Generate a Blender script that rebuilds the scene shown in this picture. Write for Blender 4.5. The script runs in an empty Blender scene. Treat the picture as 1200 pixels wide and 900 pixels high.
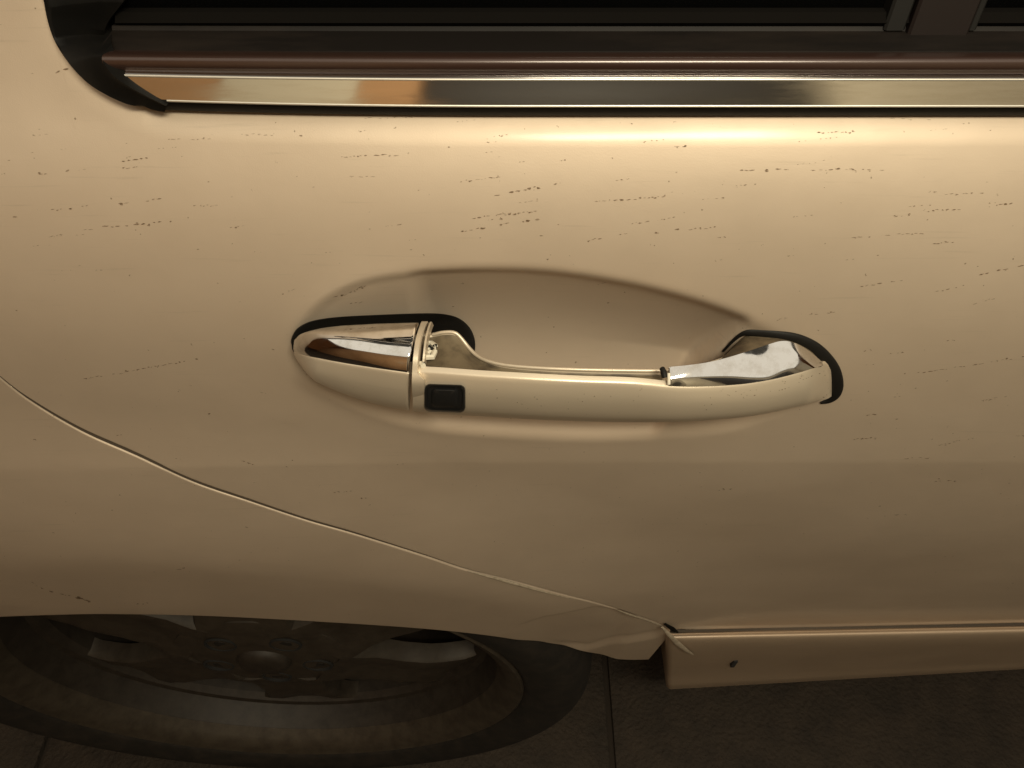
import bpy, bmesh, math, random
import numpy as np
from mathutils import Vector

rnd = random.Random(7)
R = math.radians
C = bpy.context.scene.collection
SC = bpy.context.scene

# ------------------------------------------------------------------ camera, world, lamps, exposure
CAM_H, PITCH, F = 1.19, R(52.0), 900.0          # metres above ground, downward pitch, focal length in photo pixels
cam = bpy.data.cameras.new('camera'); camo = bpy.data.objects.new('camera', cam); C.objects.link(camo)
camo.location = (0, 0, CAM_H); camo.rotation_euler = (R(90) - PITCH, 0, 0)
cam.sensor_width = 36.0; cam.lens = 36.0 * F / 1200.0
cam.clip_start = 0.01; cam.clip_end = 60
SC.camera = camo

w = bpy.data.worlds.new('World'); SC.world = w; w.use_nodes = True
bg = w.node_tree.nodes['Background']; bg.inputs[0].default_value = (1.0, 0.36, 0.11, 1); bg.inputs[1].default_value = 0.04

def area_lamp(name, loc, target, size, size_y, power, col):
    l = bpy.data.lights.new(name, 'AREA'); l.shape = 'RECTANGLE'; l.size = size; l.size_y = size_y
    l.energy = power; l.color = col
    o = bpy.data.objects.new(name, l); C.objects.link(o); o.location = loc
    o.rotation_euler = (Vector(target) - Vector(loc)).to_track_quat('-Z', 'Y').to_euler()
    return o
area_lamp('lamp_light', (0.15, -0.15, 1.50), (0.06, 0.20, 0.9), 0.26, 0.10, 3.5, (1.0, 0.92, 0.70))
area_lamp('wall_fill', (0.15, -0.165, 1.505), (0.2, -1.4, 0.9), 0.20, 0.07, 11.5, (1.0, 0.88, 0.64))  # added lamp aimed at the unseen wall, so the chrome reflects it lit
area_lamp('overhead_fill', (0.9, -0.2, 2.45), (0.9, -0.2, 0), 5.6, 1.9, 26, (1.0, 0.93, 0.76))  # added overhead panel with no real source; gives the chrome a white reflection

SC.view_settings.view_transform = 'Standard'; SC.view_settings.look = 'None'
SC.view_settings.exposure = 0.08; SC.view_settings.gamma = 1.0
SC.view_settings.use_curve_mapping = False
SC.render.engine = 'CYCLES'
SC.cycles.max_bounces = 8

# ------------------------------------------------------------------ measuring helpers (photo pixel -> place in the world)
cp, sp = math.cos(PITCH), math.sin(PITCH)
def ray(u, v):
    u = np.asarray(u, float); v = np.asarray(v, float)
    a = (u - 600.0) / F; b = (v - 450.0) / F
    return a, cp - b * sp, -(sp + b * cp)          # x, y, z per unit of depth
def atY(u, v, Y):
    dx, dy, dz = ray(u, v); t = Y / dy
    return np.stack([dx * t, np.broadcast_to(Y, np.shape(t)) * 1.0, CAM_H + dz * t], -1)
def spl(pts, n, closed=False):
    """Catmull-Rom through pts (m,k), n samples, roughly even by chord."""
    P = np.asarray(pts, float)
    if closed: P = np.vstack([P[-1], P, P[0], P[1]])
    else: P = np.vstack([2 * P[0] - P[1], P, 2 * P[-1] - P[-2]])
    m = len(P) - 3
    t = np.linspace(0, m, n, endpoint=not closed); i = np.minimum(t.astype(int), m - 1); f = (t - i)[:, None]
    p0, p1, p2, p3 = P[i], P[i + 1], P[i + 2], P[i + 3]
    return 0.5 * ((2 * p1) + (-p0 + p2) * f + (2 * p0 - 5 * p1 + 4 * p2 - p3) * f ** 2 + (-p0 + 3 * p1 - 3 * p2 + p3) * f ** 3)
def sstep(a, b, x):
    t = np.clip((x - a) / (b - a), 0, 1); return t * t * (3 - 2 * t)

# ------------------------------------------------------------------ the body side as one height field  Y = S(x, drop)
# tilt of the body side against image height in the middle column (degrees, + = faces up)
TV = np.array([-250, 60, 136, 146, 156, 170, 190, 215, 250, 300, 360, 430, 500, 540, 544, 600, 660, 710, 760, 900])
TT = np.array([ 15,  24,  31,  34,  34,  32,  29,  25,  20,  14,   9,   4, 1.0, 0.8,-3.4,-5.2,-7.6, -9, -8.5, -4.])
def _profile():
    vs = np.arange(-250, 900, 0.5); tl = np.interp(vs, TV, TT)
    k = np.ones(5) / 5; tl = np.convolve(np.pad(tl, 2, 'edge'), k, 'valid')
    i0 = int((430 + 250) / 0.5); d = np.zeros_like(vs); Y = np.zeros_like(vs)
    tn = lambda v: math.tan(PITCH + math.atan((v - 450) / F))
    Y[i0] = 0.2; d[i0] = 0.2 * tn(430)
    for rng, s in ((range(i0 + 1, len(vs)), -1), (range(i0 - 1, -1, -1), 1)):
        for i in rng:
            j = i - 1 if s < 0 else i + 1
            q = tn(vs[i]); ta = math.tan(R(tl[i]))
            # Y = Yj - ta*(d-dj), d = Y*q
            Yi = (Y[j] + ta * d[j]) / (1 + ta * q); Y[i] = Yi; d[i] = Yi * q
    return d, Y
PD, PY = _profile()
XW, DW, YW = -0.262, 0.82, 0.24                      # wheel centre
def base(x, d):
    Y = np.interp(d, PD, PY) + .27 * np.maximum(PD[0] - d, 0)
    r = np.hypot(x - XW, d - DW)
    return Y - 0.016 * sstep(0.56, 0.40, r) * sstep(0.30, -0.05, x)
def on(fn, u, v):
    """where the sight line through pixel (u,v) meets Y = fn(x,d)"""
    u, v = np.broadcast_arrays(np.asarray(u, float), np.asarray(v, float)); lo = np.full(u.shape, .12); hi = np.full(u.shape, .36)
    for _ in range(26):
        Y = .5 * (lo + hi); p = atY(u, v, Y); near = fn(p[..., 0], CAM_H - p[..., 2]) > Y
        lo = np.where(near, Y, lo); hi = np.where(near, hi, Y)
    return atY(u, v, .5 * (lo + hi))
def xd(fn, pts):
    a = np.asarray(pts, float); p = on(fn, a[:, 0], a[:, 1]); return np.stack([p[:, 0], CAM_H - p[:, 2]], -1)

BOWL = xd(base, spl([(338, 408), (352, 370), (385, 341), (430, 323), (490, 315), (570, 312.5), (650, 316), (740, 330), (820, 350),
                     (880, 372), (925, 396), (955, 425), (950, 462), (905, 488), (840, 508), (700, 516), (560, 510), (470, 498), (390, 468), (350, 440)], 160, True))
def poly_dist(P, x, d):
    """signed distance, + inside"""
    sh = x.shape; x = x.ravel(); d = d.ravel(); best = np.full(x.shape, 9.0); ins = np.zeros(x.shape, bool)
    for i in range(len(P)):
        a = P[i]; b = P[(i + 1) % len(P)]; e = b - a
        t = np.clip(((x - a[0]) * e[0] + (d - a[1]) * e[1]) / (e @ e + 1e-12), 0, 1)
        best = np.minimum(best, np.hypot(x - a[0] - t * e[0], d - a[1] - t * e[1]))
        c = ((a[1] > d) != (b[1] > d))
        xi = (b[0] - a[0]) * (d - a[1]) / (b[1] - a[1] + 1e-15) + a[0]
        ins ^= c & (x < xi)
    return np.where(ins, best, -best).reshape(sh)
bx0, bx1 = BOWL[:, 0].min() - .01, BOWL[:, 0].max() + .01
bd0, bd1 = BOWL[:, 1].min() - .01, BOWL[:, 1].max() + .01
XL = xd(base, [(484, 335)])[0, 0]
LA, LB = xd(base, [(846, 412), (884, 362)])
def bowl(x, d):
    x = np.asarray(x, float); d = np.asarray(d, float); out = np.zeros(np.broadcast(x, d).shape)
    x, d = np.broadcast_arrays(x, d)
    m = (x > bx0) & (x < bx1) & (d > bd0) & (d < bd1)
    if m.any():
        xs, ds = x[m], d[m]; D = poly_dist(BOWL, xs, ds)
        t = np.clip((D + 0.002) / 0.050, 0, 1)
        dep = 0.0185 * (1 - (1 - t) ** 1.8) * sstep(-0.003, 0.007, D) 
        lf = 0.62 + 0.38 * sstep(XL - .004, XL + .005, xs)
        n = np.array([LB[1] - LA[1], -(LB[0] - LA[0])]); n = n / np.hypot(*n)
        sd = (xs - LA[0]) * n[0] + (ds - LA[1]) * n[1]
        if n[0] > 0: sd = -sd
        rf = 1 - 0.55 * sstep(-0.001, 0.004, -sd if False else -sd) 
        out[m] = dep * lf * rf
    return out
BELT_PX = [(53, 0), (56, 15), (64, 38), (76, 58), (92, 78), (112, 95), (140, 110), (166, 119), (195, 126.5), (300, 129.5), (420, 132), (600, 133.5), (800, 133.5), (1000, 133), (1210, 132)]
beltp = xd(base, spl(BELT_PX, 300))
_up = np.linspace(.42, .004, 60); beltp = np.vstack([np.stack([beltp[0, 0] - .05 * _up, beltp[0, 1] - _up], -1), beltp])
XBL = beltp[0, 0]; YB = float(base(0.0, xd(base, [(600, 133.5)])[0, 1])); DB = xd(base, [(600, 133.5)])[0, 1]
def open_dist(P, x, d):
    best = np.full(x.shape, 9.0)
    for a, b in zip(P[:-1], P[1:]):
        e = b - a; t = np.clip(((x - a[0]) * e[0] + (d - a[1]) * e[1]) / (e @ e + 1e-12), 0, 1)
        best = np.minimum(best, np.hypot(x - a[0] - t * e[0], d - a[1] - t * e[1]))
    return best
BELT_FAR = np.vstack([beltp[::3], [[.96, DB]]])
def belt_roll(x, d):                                  # the sheet turns in towards the window opening
    x, d = np.broadcast_arrays(np.asarray(x, float), np.asarray(d, float)); out = np.zeros(x.shape)
    m = d < DB + .02
    if m.any():
        q = np.clip(1 - open_dist(BELT_FAR, x[m], d[m]) / .009, 0, 1); out[m] = .0036 * q ** 2.0 * sstep(XBL + .005, XBL + .075, x[m])
    return out
def S(x, d):                                          # the whole skin, as drawn
    x = np.asarray(x, float); d = np.asarray(d, float)
    return base(x, d) + bowl(x, d) + belt_roll(x, d)
def onS(u, v): return on(S, u, v)

# ------------------------------------------------------------------ materials
def mat(name, col, rough=0.5, metal=0.0, coat=0.0, coat_rough=0.05, spec=0.5, noise=None, bump=None):
    m = bpy.data.materials.new(name); m.use_nodes = True; nt = m.node_tree; b = nt.nodes['Principled BSDF']
    b.inputs['Base Color'].default_value = (*col, 1); b.inputs['Roughness'].default_value = rough
    b.inputs['Metallic'].default_value = metal; b.inputs['Coat Weight'].default_value = coat
    b.inputs['Coat Roughness'].default_value = coat_rough; b.inputs['Specular IOR Level'].default_value = spec
    tc = nt.nodes.new('ShaderNodeTexCoord')
    if noise:                                       # (scale vec, second colour, low, high, rough shift)
        mp = nt.nodes.new('ShaderNodeMapping'); mp.inputs['Scale'].default_value = noise[0]
        n = nt.nodes.new('ShaderNodeTexNoise'); n.inputs['Scale'].default_value = 1; n.inputs['Detail'].default_value = 8; n.inputs['Roughness'].default_value = .65
        rp = nt.nodes.new('ShaderNodeMapRange'); rp.inputs[1].default_value = noise[2]; rp.inputs[2].default_value = noise[3]
        mx = nt.nodes.new('ShaderNodeMix'); mx.data_type = 'RGBA'
        mx.inputs['A'].default_value = (*col, 1); mx.inputs['B'].default_value = (*noise[1], 1)
        nt.links.new(tc.outputs['Object'], mp.inputs[0]); nt.links.new(mp.outputs[0], n.inputs['Vector'])
        nt.links.new(n.outputs[0], rp.inputs[0]); nt.links.new(rp.outputs[0], mx.inputs['Factor'])
        nt.links.new(mx.outputs['Result'], b.inputs['Base Color'])
        if len(noise) > 4:
            ad = nt.nodes.new('ShaderNodeMath'); ad.operation = 'MULTIPLY_ADD'; ad.inputs[1].default_value = noise[4]; ad.inputs[2].default_value = rough
            nt.links.new(rp.outputs[0], ad.inputs[0]); nt.links.new(ad.outputs[0], b.inputs['Roughness'])
    if bump:
        n2 = nt.nodes.new('ShaderNodeTexNoise'); n2.inputs['Scale'].default_value = bump[0]; n2.inputs['Detail'].default_value = 4
        bp = nt.nodes.new('ShaderNodeBump'); bp.inputs['Strength'].default_value = bump[1]; bp.inputs['Distance'].default_value = bump[2]
        nt.links.new(tc.outputs['Object'], n2.inputs['Vector']); nt.links.new(n2.outputs[0], bp.inputs['Height']); nt.links.new(bp.outputs[0], b.inputs['Normal'])
    return m

def paint_mat(name, col=(0.640, 0.520, 0.400), metal=0.45, rough=0.52, dirt=1.0):
    m = bpy.data.materials.new(name); m.use_nodes = True; nt = m.node_tree; b = nt.nodes['Principled BSDF']; L = nt.links.new
    b.inputs['Metallic'].default_value = metal; b.inputs['Coat Weight'].default_value = 0.35; b.inputs['Coat Roughness'].default_value = 0.17
    tc = nt.nodes.new('ShaderNodeTexCoord')
    def noise(scale, det, mapping=None):
        n = nt.nodes.new('ShaderNodeTexNoise'); n.inputs['Scale'].default_value = scale; n.inputs['Detail'].default_value = det; n.inputs['Roughness'].default_value = .6
        if mapping:
            mp = nt.nodes.new('ShaderNodeMapping'); mp.inputs['Scale'].default_value = mapping; L(tc.outputs['Object'], mp.inputs[0]); L(mp.outputs[0], n.inputs['Vector'])
        else: L(tc.outputs['Object'], n.inputs['Vector'])
        return n
    def rng(src, a, b_, lo, hi):
        r = nt.nodes.new('ShaderNodeMapRange'); L(src, r.inputs[0])
        for i, x in enumerate((a, b_, lo, hi)): r.inputs[i + 1].default_value = x
        return r.outputs[0]
    def mix(fac, A, Bc):
        x = nt.nodes.new('ShaderNodeMix'); x.data_type = 'RGBA'; L(fac, x.inputs['Factor'])
        if isinstance(A, tuple): x.inputs['A'].default_value = (*A, 1)
        else: L(A, x.inputs['A'])
        x.inputs['B'].default_value = (*Bc, 1); return x.outputs['Result']
    film = rng(noise(9, 6, (1, 1, 1.6)).outputs[0], .35, .75, 0, .22 * dirt)         # dusty film
    c = mix(film, col, (0.38, 0.28, 0.19))
    streak = rng(noise(1, 5, (26, 60, 700)).outputs[0], .62, .72, 0, .16 * dirt)      # fine wiping marks along the car
    c = mix(streak, c, (0.30, 0.25, 0.18))
    speck = rng(noise(420, 2).outputs[0], .735, .77, 0, .75 * dirt)                    # specks of dirt
    c = mix(speck, c, (0.16, 0.11, 0.06))
    L(c, b.inputs['Base Color'])
    L(rng(noise(14, 6).outputs[0], .3, .8, rough - .03, rough + .1), b.inputs['Roughness'])
    fl = noise(2600, 1); bp = nt.nodes.new('ShaderNodeBump'); bp.inputs['Strength'].default_value = .10; bp.inputs['Distance'].default_value = .0004
    L(fl.outputs[0], bp.inputs['Height'])
    op = noise(60, 2); bp2 = nt.nodes.new('ShaderNodeBump'); bp2.inputs['Strength'].default_value = .05; bp2.inputs['Distance'].default_value = .002
    L(op.outputs[0], bp2.inputs['Height']); L(bp.outputs[0], bp2.inputs['Normal'])
    L(bp2.outputs[0], b.inputs['Normal'])
    return m

M = {}
M['paint'] = paint_mat('champagne_paint')
M['hpaint'] = paint_mat('handle_paint', col=(0.67, 0.57, 0.44), rough=.40, dirt=.7)
M['chrome'] = mat('chrome', (0.76, 0.75, 0.74), .05, 1.0, noise=((160, 160, 260), (0.55, 0.51, 0.46), .45, .8, .14))
M['chrome_strip'] = mat('chrome_strip', (0.80, 0.79, 0.77), .055, 1.0, noise=((18, 60, 160), (0.66, 0.62, 0.56), .45, .8, .16))
M['satin'] = mat('satin_chrome', (0.78, 0.74, 0.66), .42, .8)
M['rubber'] = mat('rubber', (0.004, 0.0035, 0.003), .6, spec=.16, noise=((40, 40, 40), (0.010, 0.008, 0.006), .45, .75))
M['gasket'] = mat('gasket_rubber', (0.007, 0.006, 0.005), .6, spec=.25)
M['rail'] = mat('bronze_rail', (0.050, 0.025, 0.018), .28, .35, .7, .2, noise=((12, 80, 200), (0.045, 0.022, 0.017), .4, .7, .08))
M['shelf'] = mat('seal_plastic', (0.006, 0.0042, 0.0032), .6, spec=.22, noise=((14, 60, 60), (0.017, 0.012, 0.009), .45, .75))
M['plastic'] = mat('black_plastic', (0.012, 0.012, 0.012), .32)
M['inner'] = mat('handle_inner', (0.17, 0.13, 0.08), .55, .1, noise=((70, 70, 70), (0.06, 0.043, 0.026), .42, .62))
M['clip'] = mat('clip_plastic', (0.70, 0.64, 0.52), .5)
M['post'] = mat('divider_plastic', (0.010, 0.006, 0.005), .5, spec=.25)
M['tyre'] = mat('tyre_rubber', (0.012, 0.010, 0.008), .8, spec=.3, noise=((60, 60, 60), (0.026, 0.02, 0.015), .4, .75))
M['rim'] = mat('dusty_shaded_alloy', (0.034, 0.026, 0.019), .6, .2, noise=((60, 60, 60), (0.018, 0.013, 0.009), .4, .7))  # brake-dusty alloy, darkened further to stand for shade inside the barrel
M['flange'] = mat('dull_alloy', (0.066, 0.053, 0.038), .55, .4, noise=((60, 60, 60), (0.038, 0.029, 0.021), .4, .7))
M['seal'] = mat('gap_shade', (0.07, 0.052, 0.036), .8)  # brown for the shade inside the body gaps
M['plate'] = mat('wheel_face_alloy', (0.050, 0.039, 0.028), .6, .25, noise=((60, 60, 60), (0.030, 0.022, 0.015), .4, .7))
M['felt'] = mat('run_felt', (0.005, 0.0042, 0.0035), .9, spec=.05)
M['dark'] = mat('underbody', (0.010, 0.009, 0.008), .9)  # also the black for shade inside slot, clip and bolt holes
M['scuff'] = mat('scuff', (0.17, 0.105, 0.055), .8)
def soften(m, a):
    b_ = m.node_tree.nodes['Principled BSDF']; tc_ = m.node_tree.nodes.new('ShaderNodeTexCoord'); n_ = m.node_tree.nodes.new('ShaderNodeTexNoise'); n_.inputs['Scale'].default_value = 900; n_.inputs['Detail'].default_value = 3
    r_ = m.node_tree.nodes.new('ShaderNodeMapRange'); r_.inputs[1].default_value = .3; r_.inputs[2].default_value = .65; r_.inputs[3].default_value = a * .35; r_.inputs[4].default_value = a
    m.node_tree.links.new(tc_.outputs['Object'], n_.inputs['Vector']); m.node_tree.links.new(n_.outputs[0], r_.inputs[0]); m.node_tree.links.new(r_.outputs[0], b_.inputs['Alpha'])
soften(M['scuff'], .8)
M['chip'] = mat('worn_edge', (0.44, 0.37, 0.28), .5, .1, noise=((300, 300, 300), (0.25, 0.2, 0.14), .4, .7))
M['cabin'] = mat('cabin_fabric', (0.012, 0.011, 0.011), .9)
M['slab'] = mat('paving', (0.040, 0.028, 0.018), .85, noise=((22, 22, 22), (0.020, 0.014, 0.009), .35, .7), bump=(160, 1.0, .004))
M['joint'] = mat('joint_dirt', (0.030, 0.021, 0.014), .95)
gl = bpy.data.materials.new('tinted_glass'); gl.use_nodes = True; b = gl.node_tree.nodes['Principled BSDF']
b.inputs['Base Color'].default_value = (0.004, 0.004, 0.004, 1); b.inputs['Roughness'].default_value = .03; b.inputs['Specular IOR Level'].default_value = .5
M['glass'] = gl
M['wall_tan'] = mat('wall_tan', (0.50, 0.285, 0.14), .9, bump=(60, .4, .004), noise=((3, 3, 3), (0.42, 0.24, 0.115), .35, .7))
M['wall_pale'] = mat('wall_pale', (0.62, 0.55, 0.42), .9, bump=(60, .4, .004))
M['dark_panel'] = mat('dark_reflected', (0.045, 0.040, 0.036), .6)  # dark colour of the panels added for the chrome to reflect

# ------------------------------------------------------------------ mesh helpers
def link(name, me, m, parent=None, smooth=40):
    o = bpy.data.objects.new(name, me); C.objects.link(o)
    if m is not None: me.materials.append(m)
    if smooth is not None:
        me.polygons.foreach_set('use_smooth', [True] * len(me.polygons)); me.set_sharp_from_angle(angle=R(smooth))
    if parent is not None: o.parent = parent
    return o
def mesh(name, v, f):
    me = bpy.data.meshes.new(name); me.from_pydata([tuple(map(float, p)) for p in v], [], [tuple(map(int, q)) for q in f]); me.update(); return me
def grid_faces(n, m, closed_j=False, closed_i=False, off=0):
    F_ = []
    for i in range(n if closed_i else n - 1):
        for j in range(m if closed_j else m - 1):
            a = i * m + j; b_ = i * m + (j + 1) % m; c = ((i + 1) % n) * m + (j + 1) % m; d = ((i + 1) % n) * m + j
            F_.append((a + off, b_ + off, c + off, d + off))
    return F_
def grid_obj(name, G, m, parent, closed_j=False, closed_i=False, caps=False, smooth=40, solid=0.0, off=-1.0, flip=False):
    n, k = G.shape[:2]; V = G.reshape(-1, 3); Fs = grid_faces(n, k, closed_j, closed_i)
    if caps: Fs += [tuple(range(k))[::-1], tuple(range((n - 1) * k, n * k))]
    me = mesh(name, V, Fs)
    bm = bmesh.new(); bm.from_mesh(me)
    if caps or (closed_i and closed_j):
        bmesh.ops.recalc_face_normals(bm, faces=bm.faces)
    else:                                            # open shells look towards the street
        s = sum(f.normal.y * f.calc_area() - f.normal.z * f.calc_area() * .7 for f in bm.faces)
        if (s > 0) != flip: bmesh.ops.reverse_faces(bm, faces=bm.faces)
    bm.to_mesh(me); bm.free()
    o = link(name, me, m, parent, smooth)
    if solid:
        md = o.modifiers.new('thickness', 'SOLIDIFY'); md.thickness = solid; md.offset = off; md.use_rim = True
    return o
def big_grid(name, X, Y, Z, m, parent):
    n, k = X.shape
    me = bpy.data.meshes.new(name); V = np.stack([X, Y, Z], -1).reshape(-1, 3).astype(np.float32)
    i = np.arange(n - 1)[:, None] * k; j = np.arange(k - 1)[None, :]; a = (i + j).ravel()
    Q = np.stack([a, a + k, a + k + 1, a + 1], -1).astype(np.int32)
    me.vertices.add(len(V)); me.vertices.foreach_set('co', V.ravel())
    me.loops.add(Q.size); me.loops.foreach_set('vertex_index', Q.ravel())
    me.polygons.add(len(Q)); me.polygons.foreach_set('loop_start', np.arange(0, Q.size, 4, dtype=np.int32))
    try: me.polygons.foreach_set('loop_total', np.full(len(Q), 4, np.int32))
    except Exception: pass
    me.update(calc_edges=True); me.validate()
    return link(name, me, m, parent, 75)
def tube(name, pts, rad, m, parent, ns=10, flat=None, smooth=60):
    """rounded strip along pts; rad per point or scalar; flat = (direction vector, factor) squashes it"""
    P = np.asarray(pts, float); n = len(P); rad = np.broadcast_to(rad, (n,)); T = np.gradient(P, axis=0); T /= np.linalg.norm(T, axis=1)[:, None]
    up = np.array([0, -1.0, 0.25]); A = np.cross(T, up); A /= np.linalg.norm(A, axis=1)[:, None]; B = np.cross(A, T)
    th = np.linspace(0, 2 * np.pi, ns, endpoint=False); kf = flat if flat else 1.0
    G = P[:, None] + rad[:, None, None] * (np.cos(th)[None, :, None] * A[:, None] + kf * np.sin(th)[None, :, None] * B[:, None])
    return grid_obj(name, G, m, parent, closed_j=True, caps=True, smooth=smooth)
def box(name, c, s, m, parent=None, bev=0.0):
    bm = bmesh.new(); bmesh.ops.create_cube(bm, size=1.0)
    bmesh.ops.scale(bm, vec=s, verts=bm.verts); bmesh.ops.translate(bm, vec=c, verts=bm.verts)
    if bev: bmesh.ops.bevel(bm, geom=bm.edges[:], offset=bev, segments=2, affect='EDGES', profile=.6)
    me = bpy.data.meshes.new(name); bm.to_mesh(me); bm.free(); return link(name, me, m, parent, 35)

car = bpy.data.objects.new('parked_car', None); C.objects.link(car); car.location = (0, 0, 0)
car['label'] = 'champagne beige car with scuffed door and a handle missing part of its chrome'
car['category'] = 'car'

# ------------------------------------------------------------------ rear door skin
SEAM_PX = [(-60, 388), (0, 443), (40, 473), (97, 506), (158, 533), (225, 564), (292, 587), (358, 609), (417, 626), (496, 651), (547, 668), (600, 681), (660, 697), (700, 707), (733, 717), (773, 731), (790, 739)]
seam = xd(base, spl(SEAM_PX, 200))
seam = np.vstack([[seam[0, 0] - .5, seam[0, 1] - .72], [seam[0, 0] - .25, seam[0, 1] - .33], seam])
dbot = xd(base, np.stack([np.linspace(790, 2200, 80), 741.5 - (np.linspace(790, 2200, 80) - 790) * 9.0 / 410], -1))
XC = seam[-1, 0]; lowx = np.concatenate([seam[:, 0], dbot[1:, 0]]); lowd = np.concatenate([seam[:, 1], dbot[1:, 1]])
def d_low(x): return np.interp(x, lowx, lowd)

def d_top(x):
    k = np.argsort(beltp[:, 0]); t = np.interp(x, beltp[k, 0], beltp[k, 1])
    return np.where(x < XBL, -0.30, np.maximum(t, -0.30)) + 0
xs = np.unique(np.concatenate([np.linspace(-.8, -.44, 40), np.linspace(-.44, .44, 560), np.linspace(.44, .95, 50), beltp[:240, 0]]))
_k = [0]
for _i in range(1, len(xs)):
    if xs[_i] - xs[_k[-1]] > 2.2e-4: _k.append(_i)
xs = xs[_k]
rows = 300
dl = d_low(xs) - 0.0026 - .0012 * sstep(-.10, -.22, xs); dt = d_top(xs)
# under the corner of the window the sheet simply stops at the seal
t = np.linspace(0, 1, rows)[:, None]
tk = np.linspace(0, 1, 60)[:, None]; tm = np.linspace(0, 1, 260)[1:, None]; dm = np.full_like(dt, DB + .012)
D = np.vstack([dt[None, :] * (1 - tk) + dm[None, :] * tk, dm[None, :] * (1 - tm) + dl[None, :] * tm]); rows = len(D)
X = np.repeat(xs[None, :], rows, 0)
Yg = S(X, D)
# hem: a rolled lip along the bottom of the door, in front of the sill only
hemd = np.interp(xs, dbot[:, 0], dbot[:, 1] - .0175)[None, :]; hk = sstep(XC - .004, XC + .012, xs)[None, :]
Yg = Yg + hk * (-.0016 * np.exp(-((D - hemd) / .0022) ** 2) + .0022 * sstep(hemd + .0005, hemd + .009, D))
def roll(X, Yg, D, sgn, r=.0018, depth=.022):
    """turn the sheet's edge inwards: rows appended beyond the last (sgn +1) or before the first (sgn -1)"""
    a = np.array([20, 45, 70, 90]) * math.pi / 180
    x0, y0, d0 = (X[-1], Yg[-1], D[-1]) if sgn > 0 else (X[0], Yg[0], D[0])
    nx = np.stack([x0] * 5); ny = np.stack([y0 + r * (1 - math.cos(q)) for q in a] + [y0 + depth]); nd = np.stack([d0 + sgn * r * math.sin(q) for q in a] + [d0 + sgn * r])
    if sgn > 0: return np.vstack([X, nx]), np.vstack([Yg, ny]), np.vstack([D, nd])
    return np.vstack([nx[::-1], X]), np.vstack([ny[::-1], Yg]), np.vstack([nd[::-1], D])
X, Yg, D = roll(X, Yg, D, 1)
door = big_grid('rear_door', X, Yg, CAM_H - D, M['paint'], car)

# ------------------------------------------------------------------ quarter panel with its wheel arch
LIP_PX = [(-10, 723), (60, 720.5), (130, 719.5), (250, 722), (400, 730), (500, 737), (567, 744), (613, 751), (650, 759), (683, 767), (733, 773), (778, 772)]
lip = xd(base, spl(LIP_PX, 120))
RL = math.hypot(lip[0, 0] - XW, lip[0, 1] - DW)
lx = np.linspace(-.8, lip[0, 0] - .004, 60); ld = np.where(np.abs(lx - XW) < RL - .03, DW - np.sqrt(np.maximum(RL ** 2 - (lx - XW) ** 2, 1e-6)), .80)
lipx = np.concatenate([lx, lip[:, 0]]); lipd = np.concatenate([ld, lip[:, 1]])
xq = np.unique(np.concatenate([np.linspace(-.8, -.42, 60), np.linspace(-.42, XC - .0015, 330)]))
def crease(x, d):                                     # the folded seam that runs into the sill, and the panel joint above it
    p = xd(base, [(600, 735), (640, 724), (700, 712), (745, 719)]); q = xd(base, [(640, 757), (690, 761), (730, 749), (790, 737)])
    dq = np.interp(x, q[:, 0], q[:, 1]); dp = np.interp(x, p[:, 0], p[:, 1])
    a = sstep(q[0, 0], q[0, 0] + .03, x); b2 = sstep(p[0, 0], p[0, 0] + .03, x) * sstep(p[3, 0] + .01, p[3, 0] - .01, x)
    h = d - dq
    return a * (.0030 * sstep(-.016, .002, h) * sstep(.030, .004, h)) + b2 * .003 * sstep(-.003, .003, d - dp)
t = np.linspace(0, 1, 150)[:, None]
d0 = d_low(xq) + .0026; d1 = np.maximum(np.interp(xq, lipx, lipd), d0 + .004)
D = d0[None, :] * (1 - t) + d1[None, :] * t; X = np.repeat(xq[None, :], 150, 0)
Yg = base(X, D) + crease(X, D) + .0002
X, Yg, D = roll(X, Yg, D, -1, .0009, .02); X, Yg, D = roll(X, Yg, D, 1, .004, .035)
quarter = big_grid('quarter_panel', X, Yg, CAM_H - D, M['paint'], car)
sx_ = np.linspace(-.5, XC - .012, 160); sd_ = d_low(sx_)
kl_ = sstep(.02, -.12, sx_)
tube('seam_shade', np.stack([sx_, base(sx_, sd_) + .0058 - .0006 * kl_, CAM_H - sd_ - .0022 * kl_], -1), .0046, M['seal'], quarter, ns=8)  # added dark tube: the seam's shade as a strip
# worn bright stretches of its edge along the gap
def along(pts, n, lift=-.0008, fn=S):
    p = spl(pts, n); q = on(fn, p[:, 0], p[:, 1]); q[:, 1] += lift; return q
tube('worn_edge', along([(548, 669), (600, 683), (640, 694), (668, 701)], 24, -.0002, base), np.concatenate([np.linspace(.0004, .0014, 8), np.linspace(.0014, .0003, 16)]), M['chip'], quarter, flat=.5)
tube('worn_edge', along([(722, 714), (738, 720), (756, 726), (782, 736)], 24, -.0002, base), np.concatenate([np.linspace(.0004, .0012, 8), np.linspace(.0012, .0004, 16)]), M['chip'], quarter, flat=.5)

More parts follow.
